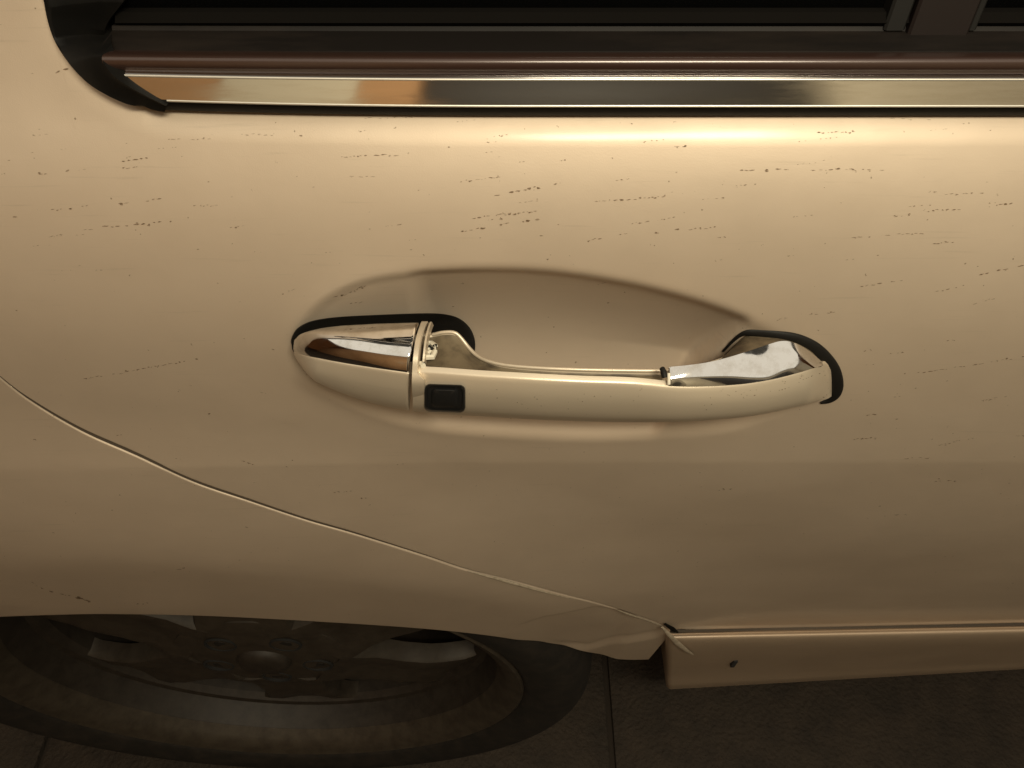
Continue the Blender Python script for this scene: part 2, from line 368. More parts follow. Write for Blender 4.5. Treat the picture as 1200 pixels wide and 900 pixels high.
# ------------------------------------------------------------------ sill below the door
us = np.unique(np.concatenate([np.linspace(781, 792, 14), np.linspace(781, 1250, 90), np.linspace(1250, 2300, 30)]))
prof = [(738, 730, .245), (741, 733, .2260), (743.5, 735.5, .2225), (746.5, 738.5, .2200), (750, 742, .2185), (755, 747, .2182), (761, 752.5, .2195), (768, 758.5, .2228), (776, 765, .2275), (786, 771.5, .2328), (794, 776, .2362), (799, 779, .2375), (803, 781.5, .2385), (806, 783.3, .2420), (807, 784, .2480), (806, 783.5, .28)]
SO = float(base(.30, .562)) - .2185
M['sillpaint'] = paint_mat('dark_sill_paint', col=(0.47, 0.36, 0.26), dirt=2.0)  # darker base colour, with twice the dirt film and specks
rowsG = []
for u in us:
    k = (u - 800) / 400.; rowsG.append([atY(u, a + (b_ - a) * k, y + SO) for a, b_, y in prof])
G = np.array(rowsG); G = np.stack([spl(g, 48) for g in G])
for k_ in range(len(G)):
    q_ = np.clip((G[k_, :, 0] - G[0, :, 0]) / .006, 0, 1); G[k_, :, 1] += .006 * (1 - np.sqrt(1 - (1 - q_) ** 2))
G = np.concatenate([G[:1] + np.array([0, .05, 0]), G]); sill = grid_obj('sill_panel', G, M['sillpaint'], car, smooth=60)
us2 = np.linspace(792, 2200, 40); k2 = (us2 - 800) / 400
tube('gap_shade', np.stack([atY(a_, 740.5 - 8.6 * q_, .2285 + SO) for a_, q_ in zip(us2, k2)]), .0042, M['seal'], sill, ns=8)  # added brown strip that sets how dark the sill gap looks
# drain slot: a dark box, its black standing for the slit's inner shade
c = atY(860, 777, .2275 + SO); box('drain_slot', c + np.array([0, .0012, 0]), (.0042, .006, .017), M['dark'], sill, .0012)
# torn seal end where door, quarter panel and sill meet
tube('seal_end', [atY(776, 735, .2135 + SO), atY(784, 744, .2125 + SO), atY(794, 754, .2135 + SO), atY(805, 763, .2165 + SO), atY(812, 767, .219 + SO)], [.0010, .0020, .0026, .0020, .0008], M['chip'], sill, flat=.45)
tube('seal_lip', [atY(779, 731, .2155 + SO), atY(788, 737, .2145 + SO), atY(794, 741, .216 + SO)], [.001, .0022, .001], M['rubber'], sill, flat=.6)

# ------------------------------------------------------------------ window: seal, chrome strip, bronze rail, shelf, glass, divider
def bend(x): return np.where(x < 0, .0021 * (x / .115) ** 2, 0)
def strip(name, prof, x0, x1, m, kb, n=140, closed=True, smooth=40, parent=car, caps=True):
    xs_ = np.linspace(x0, x1, n); G = np.zeros((n, len(prof), 3))
    for j, (y, d, kb_) in enumerate([(p[0], p[1], kb if len(p) < 3 else p[2]) for p in prof]):
        G[:, j, 0] = xs_; G[:, j, 1] = y; G[:, j, 2] = CAM_H - d + bend(xs_) * kb_
    return grid_obj(name, G, m, parent, closed_j=closed, caps=caps and closed, smooth=smooth)
def dv(v, Y): return Y * math.tan(PITCH + math.atan((v - 450) / F))      # drop of the point at image height v, depth Y
def bez(p, n): return spl(p, n)
XR = .95
y1 = YB - .0035
xl = atY(196, 124, y1)[0]
# black seal under the chrome strip
ps = [(YB + .006, dv(134, YB) + .0012), (YB - .0005, dv(134.5, YB)), (YB - .0026, dv(131.5, YB - .0026)), (YB - .003, dv(126, YB - .003)), (YB + .006, dv(125, YB - .003) - .001)]
strip('belt_seal', ps, xl - .004, XR, M['rubber'], 1.0, smooth=30)
# chrome strip: raised flat face between two narrow bevels
cb, ct = dv(124.8, y1), dv(90.2, y1 + .0022); yt = y1 + .0022
pc = [(y1 + .006, cb + .0004), (y1 + .0002, cb + .0001), (y1 - .0006, cb - .0004), (y1 - .0009, cb - .0011), (yt - .0009, ct + .0010), (yt - .0005, ct + .0003), (yt + .0004, ct - .0001), (yt + .006, ct)]
NS = 200; xsv = np.linspace(xl - .030, XR, NS); G = np.zeros((NS, len(pc), 3))
for j, (y, d) in enumerate(pc):
    k = j / (len(pc) - 1); top = sstep(cb, ct, d); left = xl * (1 - top) + atY(138, 90, yt)[0] * top
    # the left end is cut along the curved corner frame
    xx = left + (XR - left) * np.linspace(0, 1, NS) ** 1.15
    G[:, j, 0] = xx; G[:, j, 1] = y; G[:, j, 2] = CAM_H - d + bend(xx) * (1 - .4 * top)
chrome_strip = grid_obj('chrome_strip', G, M['chrome_strip'], car, closed_j=True, caps=True, smooth=22)
for d_e, y_e, kb_e, x_e in ((cb - .0006, y1 - .0007, 1.0, xl), (ct + .0005, yt - .0007, .6, atY(140, 90, yt)[0])):
    xe = np.linspace(x_e + .001, XR, 120); tube('strip_edge', np.stack([xe, np.full(120, y_e), CAM_H - d_e + bend(xe) * kb_e], -1), .00042, M['satin'], chrome_strip, ns=8)
# bronze rail
yr = y1 + .004
pr = spl([(yr + .012, dv(88.5, yr) + .001), (yr + .0008, dv(88.2, yr)), (yr - .0012, dv(84, yr - .0012)), (yr - .0016, dv(77, yr - .0016)), (yr - .0004, dv(69, yr - .0004)), (yr + .0025, dv(64, yr + .0025)), (yr + .0065, dv(61, yr + .0065)), (yr + .016, dv(57, yr + .016) + .0005)], 40)
strip('bronze_rail', [tuple(p) for p in pr], atY(124, 75, yr)[0], XR, M['rail'], .25, smooth=50)
# shelf (inner lip of the window seal) and its thin upper edge
ya = yr + .007; yb = ya + .013
psf = [(ya - .001, dv(63, ya) + .002), (ya, dv(60, ya)), (ya + .004, dv(52, ya + .004)), (yb - .002, dv(40, yb - .002)), (yb, dv(36.5, yb)), (yb + .001, dv(31, yb + .001)), (yb + .003, dv(29, yb + .003)), (yb + .004, dv(36, yb) + .004)]
strip('window_seal', psf, atY(112, 50, ya)[0], XR, M['shelf'], .1, smooth=35)
yg = yb + .002
pse = [(yg - .0005, dv(29.5, yg)), (yg - .0018, dv(27, yg - .0018)), (yg - .0006, dv(22, yg - .0006)), (yg + .001, dv(16, yg)), (yg + .004, dv(16, yg)), (yg + .004, dv(30, yg))]
strip('glass_run', pse, atY(135, 20, yg)[0], XR, M['felt'], 0, smooth=35)
# glass, leaning inwards as it rises
dg = dv(20, yg)
Gg = np.array([[[x, yg + .003 + (dg + .004 - d) * .30, CAM_H - d] for d in np.linspace(dg + .004, -.28, 12)] for x in np.linspace(-.34, XR, 30)])
glass = grid_obj('window_glass', Gg, M['glass'], car, solid=.004, off=-1)
# divider post between two panes
def post(name, u0, u1, m, lift, v0=33, sl=0.0):
    a = atY(u0, v0, yg)[0]; b_ = atY(u1, v0, yg)[0]; Gp = []
    for x, s in ((a, .006), (a, .0008), (a + .0008, 0), (b_ - .0008, 0), (b_, .0008), (b_, .006)):
        Gp.append([[x + sl * (dg - d), yg - lift + s + (dg - d) * .30, CAM_H - d] for d in np.linspace(dv(v0, yg) , -.28, 14)])
    return grid_obj(name, np.array(Gp), m, car, smooth=30)
post('window_divider', 1060, 1130, M['post'], .0035, 33, .10)
post('divider_seal', 1034, 1059, M['gasket'], .0018, 31, .10); post('divider_seal', 1131, 1142, M['gasket'], .0018, 31, .10)
# curved black frame closing the rear corner of the window
nf = 90; ow = np.vstack([beltp[:60], beltp[60:][beltp[60:, 0] < xd(base, [(196, 127)])[0, 0]]]); sel = np.concatenate([np.linspace(0, 59, 20).astype(int), np.linspace(60, len(ow) - 1, nf - 20).astype(int)])
inp = spl([(146, 0), (128, 24), (121, 45), (120, 63), (127, 78), (138, 90), (160, 104), (196, 122)], nf - 20)
Gf = []
i0_ = atY(146, 0, yg - .001)
for q_, si in enumerate(sel):
    x_, d_ = ow[si]; o3 = np.array([x_, float(base(x_, d_)), CAM_H - d_])
    if q_ < 20:
        d_i = (CAM_H - i0_[2]) - (beltp[60, 1] - d_); i3 = np.array([i0_[0] - .05 * (beltp[60, 1] - d_), i0_[1] + .27 * (beltp[60, 1] - d_), CAM_H - d_i])
    else:
        b_ = inp[q_ - 20]; yi = np.interp(b_[1], [40, 63, 90, 122], [yg - .001, yr + .001, y1 - .001, y1 - .0015]); i3 = atY(b_[0], b_[1], yi)
    tp = 1 - .85 * sstep(.86, 1.0, q_ / (nf - 1))
    rowp = [o3 + [0, .004, 0], o3 + [0, -.0012 * tp, 0], o3 * .95 + i3 * .05 + [0, -.0034 * tp, 0], o3 * .86 + i3 * .14 + [0, -.0044 * tp, 0], o3 * .72 + i3 * .28 + [0, -.0030, 0], o3 * .3 + i3 * .7 + [0, -.0006, 0], i3 + [0, -.0010, 0], i3 + [0.001, .006, 0]]
    Gf.append(rowp)
grid_obj('corner_frame', np.array(Gf), M['rubber'], car, smooth=50)
# dark cabin behind the glass
cab = []
bm = bmesh.new()
box('cabin_lining', (.1, .62, 1.08), (1.5, .62, .7), M['cabin'], car, .02)

# ------------------------------------------------------------------ door handle
def P3(u, v, Y): return atY(u, v, Y)
def lerp_tab(tab, u, k): return np.interp(u, [r[0] for r in tab], [r[k] for r in tab])
handle = None
# table: u, top edge of painted face, bottom edge, Y top, Y bottom
GT = np.array([(485, 432.5, 482, .1755, .181), (520, 434.5, 485, .1738, .179), (560, 437.5, 487.5, .172, .1775), (620, 441, 491, .1698, .1753), (680, 444, 493.5, .1688, .1743), (740, 446, 494.5, .1685, .174), (790, 450.5, 494, .1688, .1742), (830, 450.5, 491.5, .1700, .1755), (870, 448, 488, .1725, .1780), (905, 442.5, 482, .1760, .1812), (935, 435, 475.5, .1800, .1855), (955, 429, 471, .1838, .1895), (968, 427, 468, .1880, .1935), (974.5, 437, 464.5, .1945, .1968)])
IT = np.array([(485, 394, .196), (505, 392.5, .197), (520, 389.5, .197), (533, 390, .1965), (541, 397, .195), (549, 407, .1925), (558, 416, .189), (570, 422.5, .1852), (590, 427.5, .182), (620, 430.5, .1795), (660, 432.5, .1778), (720, 434, .1772), (785, 434, .1775), (820, 429, .1815), (850, 420, .188), (880, 411, .195), (910, 403, .2), (940, 410, .2), (960, 424, .2), (974.5, 438, .199)])
ug = np.unique(np.concatenate([np.linspace(485, 600, 50), np.linspace(600, 780, 40), np.linspace(780, 974.5, 60)]))
gsm = spl(GT, 400); ism = spl(IT, 500)
ring = []
for u in ug:
    vt, vb, yt_, yb_ = [np.interp(u, gsm[:, 0], gsm[:, k]) for k in (1, 2, 3, 4)]
    vi, yi = [np.interp(u, ism[:, 0], ism[:, k]) for k in (1, 2)]
    T = P3(u, vt, yt_); Bp = P3(u, vb, yb_)
    w_ = 1 - sstep(940, 974, u)
    front = spl([T + [0, .0004, -.0002], T + [0, -.0012 * w_, -.0016], T * .72 + Bp * .28 + [0, -.0042 * w_, 0], T * .38 + Bp * .62 + [0, -.0050 * w_, 0], T * .12 + Bp * .88 + [0, -.0022 * w_, 0], Bp], 18)
    back = max(yi + .002, yb_ + .006)
    bw = Bp + [0, (back - yb_) * .5, .0012]; bk = np.array([Bp[0], back, Bp[2] + .006])
    I = P3(u, vi, yi); Io = I + [0, .0011, -.0004]; I2 = I + [0, -.0007, -.0007]
    dip = .0030 * (1 - sstep(770, 790, u)) + .0005
    fl1 = I * .86 + T * .14 + [0, 0, -dip]; fl2 = I * .15 + T * .85 + [0, 0, -dip * .8]
    Ti = T + [0, .0014, .0001]
    ring.append(list(front) + [bw, bk, Io + [0, .0004, -.003], Io, I, I2, fl1, fl2, Ti])
G = np.array(ring)
handle = grid_obj('door_handle', G, M['hpaint'], car, closed_j=True, caps=True, smooth=38)
handle['label'] = 'painted pull grip of the door, open on top where its chrome cover is missing'
# inner (unpainted) face of the open part: the same shelf, a hair above
isl = []
for u in np.linspace(490, 779, 90):
    vt, yt_ = [np.interp(u, gsm[:, 0], gsm[:, k]) for k in (1, 3)]; vi, yi = [np.interp(u, ism[:, 0], ism[:, k]) for k in (1, 2)]
    T = P3(u, vt, yt_); I = P3(u, vi, yi); 
    isl.append([I * .97 + T * .03 + [0, 0, -.0008], I * .86 + T * .14 + [0, 0, -.0022], I * .5 + T * .5 + [0, 0, -.0026], I * .15 + T * .85 + [0, 0, -.0019], T * .95 + I * .05 + [0, 0, -.0006]])
grid_obj('handle_channel', np.array(isl), M['inner'], handle, smooth=60)
# bright top rim of the back wall
rimp = np.array([P3(u, np.interp(u, ism[:, 0], ism[:, 1]), np.interp(u, ism[:, 0], ism[:, 2])) for u in np.linspace(507, 779, 80)])
tube('channel_rim', rimp, .00075, M['hpaint'], handle, ns=8)
# clip socket moulded in the channel: a small bracket round a hole whose shade is a dark patch
def shelf_pt(u, v):
    vt = np.interp(u, gsm[:, 0], gsm[:, 1]); vi = np.interp(u, ism[:, 0], ism[:, 1]); k = (v - vi) / (vt - vi)
    y_ = np.interp(u, ism[:, 0], ism[:, 2]) * (1 - k) + np.interp(u, gsm[:, 0], gsm[:, 3]) * k
    return P3(u, v, y_ - .0012)
tube('clip_socket', [shelf_pt(*q) for q in [(499, 402.5), (505, 402), (510, 405.5), (509.5, 412), (507, 418.5), (499, 418.5)]], .0011, M['clip'], handle, ns=6, smooth=30)
tube('clip_socket', [shelf_pt(*q) for q in [(502, 409.5), (504, 412), (501, 415)]], .0009, M['clip'], handle, ns=6, smooth=30)
hb = [shelf_pt(*q) + [0, .0006, -.0004] for q in [(497, 402), (506, 403), (506.5, 409), (504.5, 416), (498, 418)]]
bm = bmesh.new(); vs_ = [bm.verts.new(p) for p in hb]; bm.faces.new(vs_); ex = bmesh.ops.extrude_face_region(bm, geom=bm.faces[:]); bmesh.ops.translate(bm, vec=(0, .002, -.002), verts=[q for q in ex['geom'] if isinstance(q, bmesh.types.BMVert)])
bmesh.ops.recalc_face_normals(bm, faces=bm.faces); me = bpy.data.meshes.new('clip_hole'); bm.to_mesh(me); bm.free(); link('clip_hole', me, M['dark'], handle, None)
tube('clip_tab', [shelf_pt(*q) for q in [(490, 427), (494, 426), (496, 429)]], .0011, M['clip'], handle, ns=6, smooth=30)

FS = np.array([g[:18] for g in G]); _q = FS - np.array([0, 0, CAM_H]); _dep = _q[..., 1] * cp - _q[..., 2] * sp
FU = 600 + F * _q[..., 0] / _dep; FV = 450 - F * (_q[..., 1] * sp + _q[..., 2] * cp) / _dep
# locking button: raised rim and sunk pad on the painted face
def front_pt(u, v, lift):
    i = int(np.clip(np.searchsorted(ug, u), 1, len(ug) - 1)); k = (u - ug[i - 1]) / (ug[i] - ug[i - 1])
    v_ = FV[i - 1] * (1 - k) + FV[i] * k; y_ = FS[i - 1, :, 1] * (1 - k) + FS[i, :, 1] * k
    return P3(u, v, np.interp(v, v_, y_) - lift)
def rrect(u0, v0, u1, v1, r, n=8, sk=0.0):
    pts = []
    for cx, cy, a0 in ((u1 - r, v0 + r, -90), (u1 - r, v1 - r, 0), (u0 + r, v1 - r, 90), (u0 + r, v0 + r, 180)):
        for q in np.linspace(a0, a0 + 90, n): pts.append((cx + r * math.cos(R(q)), cy + r * math.sin(R(q)) + sk * (cx - u0) / (u1 - u0)))
    return np.array(pts)
def ringpatch(name, outl, m, parent, layers):
    """concentric patch: layers = list of (shrink factor, lift)"""
    c0 = outl.mean(0); L_ = []
    for s_, lf in layers: L_.append([front_pt(*(c0 + (p - c0) * s_), lf) for p in outl])
    L_ = np.array(L_); n, k = L_.shape[:2]; V = list(L_.reshape(-1, 3)); Fs = grid_faces(n, k, True); Fs.append(tuple(range((n - 1) * k, n * k)))
    me = mesh(name, V, Fs); bm = bmesh.new(); bm.from_mesh(me); bmesh.ops.recalc_face_normals(bm, faces=bm.faces)
    s = sum(f.normal.y * f.calc_area() for f in bm.faces)
    if s > 0: bmesh.ops.reverse_faces(bm, faces=bm.faces)
    bm.to_mesh(me); bm.free(); return link(name, me, m, parent, 35)
btn = rrect(497.0, 449.5, 545.5, 482.5, 7, sk=1.5)
ringpatch('lock_button', btn, M['plastic'], handle, [(1.0, -.001), (1.0, .0004), (.96, .0010), (.87, .0010), (.82, .0003), (.66, .0002), (.60, .0008), (.54, .0010), (.2, .0011)])

# chrome cover on the front half of the grip
CT = np.array([(784, 430.0, .1735), (805, 428.0, .1739), (830, 424.5, .1757), (855, 418.3, .1790), (880, 410.5, .1834), (900, 403.8, .1870), (916, 399.6, .1884), (930, 401.5, .1887), (944, 408.5, .1888), (956, 417.5, .1888), (964.5, 425.0, .1888)])
csm = spl(CT, 200); Gc = []
for u in np.linspace(784, 963.5, 90):
    vt, yt_ = [np.interp(u, csm[:, 0], csm[:, k]) for k in (1, 2)]; vb, yb_ = [np.interp(u, gsm[:, 0], gsm[:, k]) for k in (1, 3)]
    A = P3(u, vt, yt_); Bq = P3(u, vb, yb_) + [0, -.0009, .0002]; L_ = np.linalg.norm(A - Bq)
    n_ = np.array([0, -(A[2] - Bq[2]), A[1] - Bq[1]]); n_ /= np.linalg.norm(n_); h_ = L_ * (.13 - .06 * sstep(795, 900, u)); tt = np.linspace(0, 1, 26)
    arc = [A * (1 - q) + Bq * q + n_ * h_ * 2.6 * q * (1 - q * q) for q in tt]
    Gc.append([A + [0, .001, -.003]] + arc + [Bq + [0, .0014, -.0004]])
chrome_cover = grid_obj('chrome_cover', np.array(Gc), M['chrome'], handle, smooth=60, solid=.0012, off=-1)
# white moulded edge and black end of the cover
g0 = np.array(Gc)[0]
tube('cover_edge', [p + [-.0003, 0, 0] for p in g0[10:25]], .0006, M['clip'], chrome_cover, ns=8)
tube('cover_end', [g0[4] + [-.0022, .001, -.001], g0[8] + [-.0020, 0, -.0003], g0[14] + [-.0016, .0, -.0008]], [.0010, .0012, .0009], M['gasket'], chrome_cover, ns=10)

# fixed end cap: chrome upper shell and painted lower shell, drawn station by station
#        u    A(v,Y)        B ridge        C joint        D bottom
ET = [(344.5, 399, .1980, 401, .1968, 412, .1955, 416, .1965),
      (352, 391, .1975, 394.5, .1948, 415, .1915, 428, .1945),
      (366, 386, .1965, 391.5, .1920, 418.5, .1870, 442.5, .1915),
      (390, 382.5, .1955, 392.5, .1890, 423, .1828, 456, .1885),
      (420, 380.5, .1945, 395, .1864, 428, .1795, 468, .1858),
      (450, 379, .1936, 398, .1846, 432.5, .1768, 476, .1835),
      (479, 378, .1930, 401, .1832, 436.5, .1752, 481.5, .1815)]
ET = spl(np.array(ET), 60); Gt, Gb = [], []
for r in ET:
    u = r[0]; e_ = sstep(343, 375, u)
    kk = sstep(440, 480, u) * 11                         # the right end leans with the grip's lip
    A, Bq, Cq, Dq = P3(u + kk, r[1], r[2]), P3(u + kk * .45, r[3], r[4]), P3(u, r[5], r[6]), P3(u + kk * .1, r[7], r[8])
    n1 = np.array([0, -.5, .86]); n2 = np.array([0, -.93, .36])
    ch = np.linalg.norm(Bq - Cq); nn = np.array([0, -(Bq[2] - Cq[2]), Bq[1] - Cq[1]]); nn /= np.linalg.norm(nn) + 1e-9
    top = [A * (1 - q) + Bq * q + n1 * .0006 * e_ * 4 * q * (1 - q) for q in np.linspace(0, 1, 12)] + [Bq * (1 - q) + Cq * q + nn * ch * .22 * 4 * q * (1 - q) for q in np.linspace(0, 1, 30)[1:]]
    Gt.append([A + [0, .0035, -.0055]] + list(top) + [Cq + [0, .0015, -.0006]])
    bot = spl([Cq + [0, .0004, 0], Cq * .94 + Dq * .06 + n2 * .0010 * e_, Cq * .6 + Dq * .4 + n2 * .0040 * e_, Cq * .25 + Dq * .75 + n2 * .0042 * e_, Dq], 22)
    Gb.append([Cq + [0, .003, 0]] + list(bot) + [Dq + [0, .006, .002], Dq + [0, .020, .006]])
end_cap = grid_obj('end_cap', np.array(Gb), M['hpaint'], handle, smooth=60, solid=.0012, off=-1)
grid_obj('end_cap_chrome', np.array(Gt), M['chrome'], end_cap, smooth=60, solid=.001, off=-1)
# lip of the grip standing against the end cap
L0 = spl([(493.5, 376.5, .1975), (489.5, 386, .1905), (485.8, 400, .1835), (483.5, 417, .1775), (482.2, 434, .1738), (481.8, 450, .1712), (482.8, 466, .1730), (485.5, 481, .1800)], 40)
Gl = []
for q in L0:
    p = P3(*q); wd = .0024 if q[1] < 436 else .0024 + .0026 * sstep(436, 446, q[1])
    Gl.append([p + [-.0001, .006, -.009], p + [0, .0008, -.0008], p + [.0003, 0, 0], p + [wd - .0004, 0, 0], p + [wd, .0006, -.0006], p + [wd, .006, -.009]])
grid_obj('grip_lip', np.array(Gl), M['hpaint'], handle, smooth=30, solid=.0006)
Gl = []
for q in L0[2:21]:
    p = P3(*q) + np.array([.0036, .0014, -.0006]); Gl.append([p + [0, .004, -.006], p + [0, .0003, 0], p + [.0007, .0003, 0], p + [.0007, .004, -.006]])
grid_obj('grip_lip', np.array(Gl), M['hpaint'], handle, smooth=30)

# rubber pads under both ends of the handle
def pad(name, outl, th, m, parent, n=120, pull=.93):
    p = spl(outl, n, True); c0 = p.mean(0); L_ = []
    for s_, lf in ((1.0, .001), (1.0, -th * .55), (.985, -th * .9), (.96, -th), (pull, -th), (.5, -th), (.1, -th)):
        q = c0 + (p - c0) * s_; w3 = onS(q[:, 0], q[:, 1]); yy_ = w3[:, 1]; yy_ = np.min([np.roll(yy_, k_) for k_ in range(-7, 8)], axis=0); ke = np.hanning(17); ke /= ke.sum(); yy_ = np.convolve(np.concatenate([yy_[-8:], yy_, yy_[:8]]), ke, 'valid'); w3 = atY(q[:, 0], q[:, 1], yy_ + lf); L_.append(w3)
    L_ = np.array(L_); k = n; V = list(L_.reshape(-1, 3)); Fs = grid_faces(len(L_), k, True); Fs.append(tuple(range((len(L_) - 1) * k, len(L_) * k)))
    me = mesh(name, V, Fs); bm = bmesh.new(); bm.from_mesh(me)
    if sum(f.normal.y * f.calc_area() for f in bm.faces) > 0: bmesh.ops.reverse_faces(bm, faces=bm.faces)
    bm.to_mesh(me); bm.free(); return link(name, me, m, parent, 50)
pad('rear_gasket', [(341.5, 403), (343, 393), (350, 383.5), (366, 376), (395, 371.5), (440, 369), (500, 367), (526, 369), (542, 375.5), (553, 388), (557, 404), (553, 420), (535, 436), (480, 440), (400, 425), (350, 416)], .0016, M['gasket'], handle)
gk = spl([(847, 411, 1.2), (858, 399.5, 1.6), (868, 391.5, 2.2), (878, 388.8, 3.4), (895, 389.5, 4.0), (915, 392, 4.3), (934, 396.5, 5), (952, 406, 5.8), (966, 419, 6), (976, 434, 6), (980.5, 450, 5.4), (979, 461, 4.6), (972, 468, 3.2), (961, 471.5, 1.2)], 90)
gp = onS(gk[:, 0], gk[:, 1]); gp[:, 1] -= .0004
dep = np.linalg.norm(gp - np.array([0, 0, CAM_H]), axis=1)
tube('front_gasket', gp, gk[:, 2] * 1.3 / F * dep, M['gasket'], handle, ns=12, flat=.5)
# painted foot of the grip inside the front gasket
fo = []
for k in np.linspace(0, 1, 30):
    a = spl([(849, 416), (862, 403), (874, 393.5), (895, 393), (925, 398), (950, 410), (962, 424)], 30)[int(round(k * 29))]
    u_ = 835 + k * 128; b_ = P3(u_, np.interp(u_, csm[:, 0], csm[:, 1]) + 3, np.interp(u_, csm[:, 0], csm[:, 2]) + .0015)
    w3 = onS(a[0], a[1]) + np.array([0, -.0006, 0]); fo.append([w3 + [0, .003, 0], w3, w3 * .5 + b_ * .5 + [0, .0006, 0], b_])
grid_obj('grip_foot', np.array(fo), M['inner'], handle, smooth=60)

# ------------------------------------------------------------------ scuffs on the paint: short dashes lying on the skin
SC_PX = [(143, 189, 173, 185, 3), (143, 196, 163, 195, 2), (45, 203, 55, 202, 2), (77, 200, 81, 199, 4), (92, 199, 113, 197, 1), (197, 163, 247, 162, 2), (283, 157, 322, 158, 2), (343, 159, 355, 159, 3),
 (60, 246, 103, 240, 2.4), (133, 239, 160, 236, 2.6), (171, 235, 183, 233, 4), (120, 266, 203, 259, 3), (15, 254, 26, 254, 2.5), (57, 278, 83, 272, 1.3), (37, 87, 44, 85, 2), (60, 87, 69, 83, 4), (74, 81, 78, 80, 3),
 (98, 269, 108, 268, 2), (228, 241, 254, 240, 1.3), (400, 184, 427, 182, 2), (438, 182, 482, 180, 3), (407, 207, 440, 206, 1.5), (446, 206, 458, 206, 3), (539, 212, 587, 207, 2), (563, 232, 635, 218, 3.5), (553, 255, 630, 247, 2.6),
 (585, 262, 600, 261, 3), (612, 259, 630, 257, 4), (540, 271, 570, 266, 3), (562, 279, 566, 278, 2), (697, 236, 782, 230, 2.4), (740, 262, 790, 254, 2), (767, 273, 793, 269, 2.4), (688, 282, 707, 278, 2.4), (790, 171, 802, 171, 3),
 (427, 138, 483, 137.5, 1.6), (867, 199, 877, 199, 3), (897, 199, 927, 198, 3), (945, 198, 1037, 199, 2), (950, 155, 1007, 154, 2.4), (1043, 138, 1087, 140, 1.5), (1087, 247, 1125, 245, 2.6), (1153, 242, 1185, 238, 2.6), (1107, 227, 1152, 226, 2),
 (807, 268, 842, 266, 2.6), (998, 278, 1077, 273, 1.8), (1093, 285, 1115, 284, 2), (98, 444, 235, 420, 2.2), (50, 690, 60, 692, 1.5), (58, 693, 102, 703, 2.6), (88, 700, 102, 703, 4), (36, 681, 52, 690, 1),
 (384, 350, 402, 345, 3), (402, 345, 430, 334, 2.2), (410, 356, 426, 353, 2), (1147, 322, 1160, 319, 3), (1168, 317, 1196, 311, 3), (1095, 342, 1130, 335, 2), (1008, 335, 1056, 329, 2.2), (1140, 355, 1165, 350, 1.4),
 (1075, 437, 1150, 426, 2), (1150, 426, 1200, 417, 1.6), (1010, 487, 1022, 486, 2.4), (1000, 515, 1030, 512, 2), (1095, 523, 1142, 512, 1.5), (1190, 511, 1200, 510, 2), (1060, 537, 1085, 536, 1.5), (1010, 608, 1060, 602, 1.2), (1095, 564, 1118, 563, 1.6),
 (207, 667, 218, 666, 2), (283, 540, 298, 544, 2), (948, 368, 975, 366, 1.6), (330, 345, 345, 338, 1.6), (160, 707, 172, 707, 2), (690, 336, 705, 332, 1.2), (905, 377, 925, 371, 1.2), (1150, 470, 1185, 462, 1.2)]
V, Fs = [], []
def dash(u, v, L_, h, ang, lift=.00018):
    if rnd.random() < .35:                            # a round smudge beside the stroke
        c_ = (u + rnd.gauss(0, 1), v + rnd.gauss(0, .8)); k0 = len(V); rr_ = h * rnd.uniform(.5, 1.1); pp = [(c_[0] + rr_ * 1.3 * math.cos(q_) * rnd.uniform(.6, 1.2), c_[1] + rr_ * .7 * math.sin(q_) * rnd.uniform(.6, 1.2)) for q_ in np.linspace(0, 2 * math.pi, 7)[:-1]]
        pp = np.array(pp); w_3 = onS(pp[:, 0], pp[:, 1]); w_3[:, 1] -= lift * 1.4; V.extend(w_3); Fs.append(tuple(range(k0, k0 + 6)))
    n = 3; up, lo = [], []
    for k in range(n + 1):
        q = k / n - .5; hh = h * (1 - abs(q) * 1.5) * rnd.uniform(.5, 1.2); cu = u + q * L_ * math.cos(ang); cv = v + q * L_ * math.sin(ang) + rnd.uniform(-.25, .25)
        up.append((cu, cv - hh / 2)); lo.append((cu, cv + hh / 2))
    o = len(V); pts = np.array(up + lo)
    ok = pts[:, 1] > 130
    w3 = onS(pts[:, 0], pts[:, 1]); w3[:, 1] -= lift
    V.extend(w3)
    for k in range(n): Fs.append((o + k, o + n + 1 + k, o + n + 2 + k, o + k + 1))
for (u0, v0, u1, v1, wt) in SC_PX:
    L_ = math.hypot(u1 - u0, v1 - v0); ang = math.atan2(v1 - v0, u1 - u0); s = 0
    while s < L_:
        seg = rnd.uniform(1.5, 6.0) * (1 if wt < 3 else 1.3); 
        if rnd.random() < .78:
            k = (s + seg / 2) / max(L_, 1e-3); dash(u0 + (u1 - u0) * k, v0 + (v1 - v0) * k + rnd.gauss(0, .5), seg, wt * rnd.uniform(.35, .8), ang + rnd.uniform(-.1, .1))
        s += seg + rnd.uniform(.3, 3.5)
for _ in range(110):
    u, v = rnd.uniform(5, 1195), rnd.choice((rnd.uniform(140, 320), rnd.uniform(140, 330), rnd.uniform(330, 600)))
    if 330 < u < 1000 and 305 < v < 520: continue
    if v > np.interp(u, [p[0] for p in SEAM_PX], [p[1] for p in SEAM_PX]) - 8: continue
    if u < 200 and v < 150: continue
    for k in range(rnd.choice((1, 1, 2, 4))): dash(u + k * rnd.uniform(4, 8), v - k * .6, rnd.uniform(1, 3.5), rnd.uniform(.5, 1.3), -.08)
sc = link('paint_scuffs', mesh('paint_scuffs', V, Fs), M['scuff'], door, None); sc['kind'] = 'stuff'
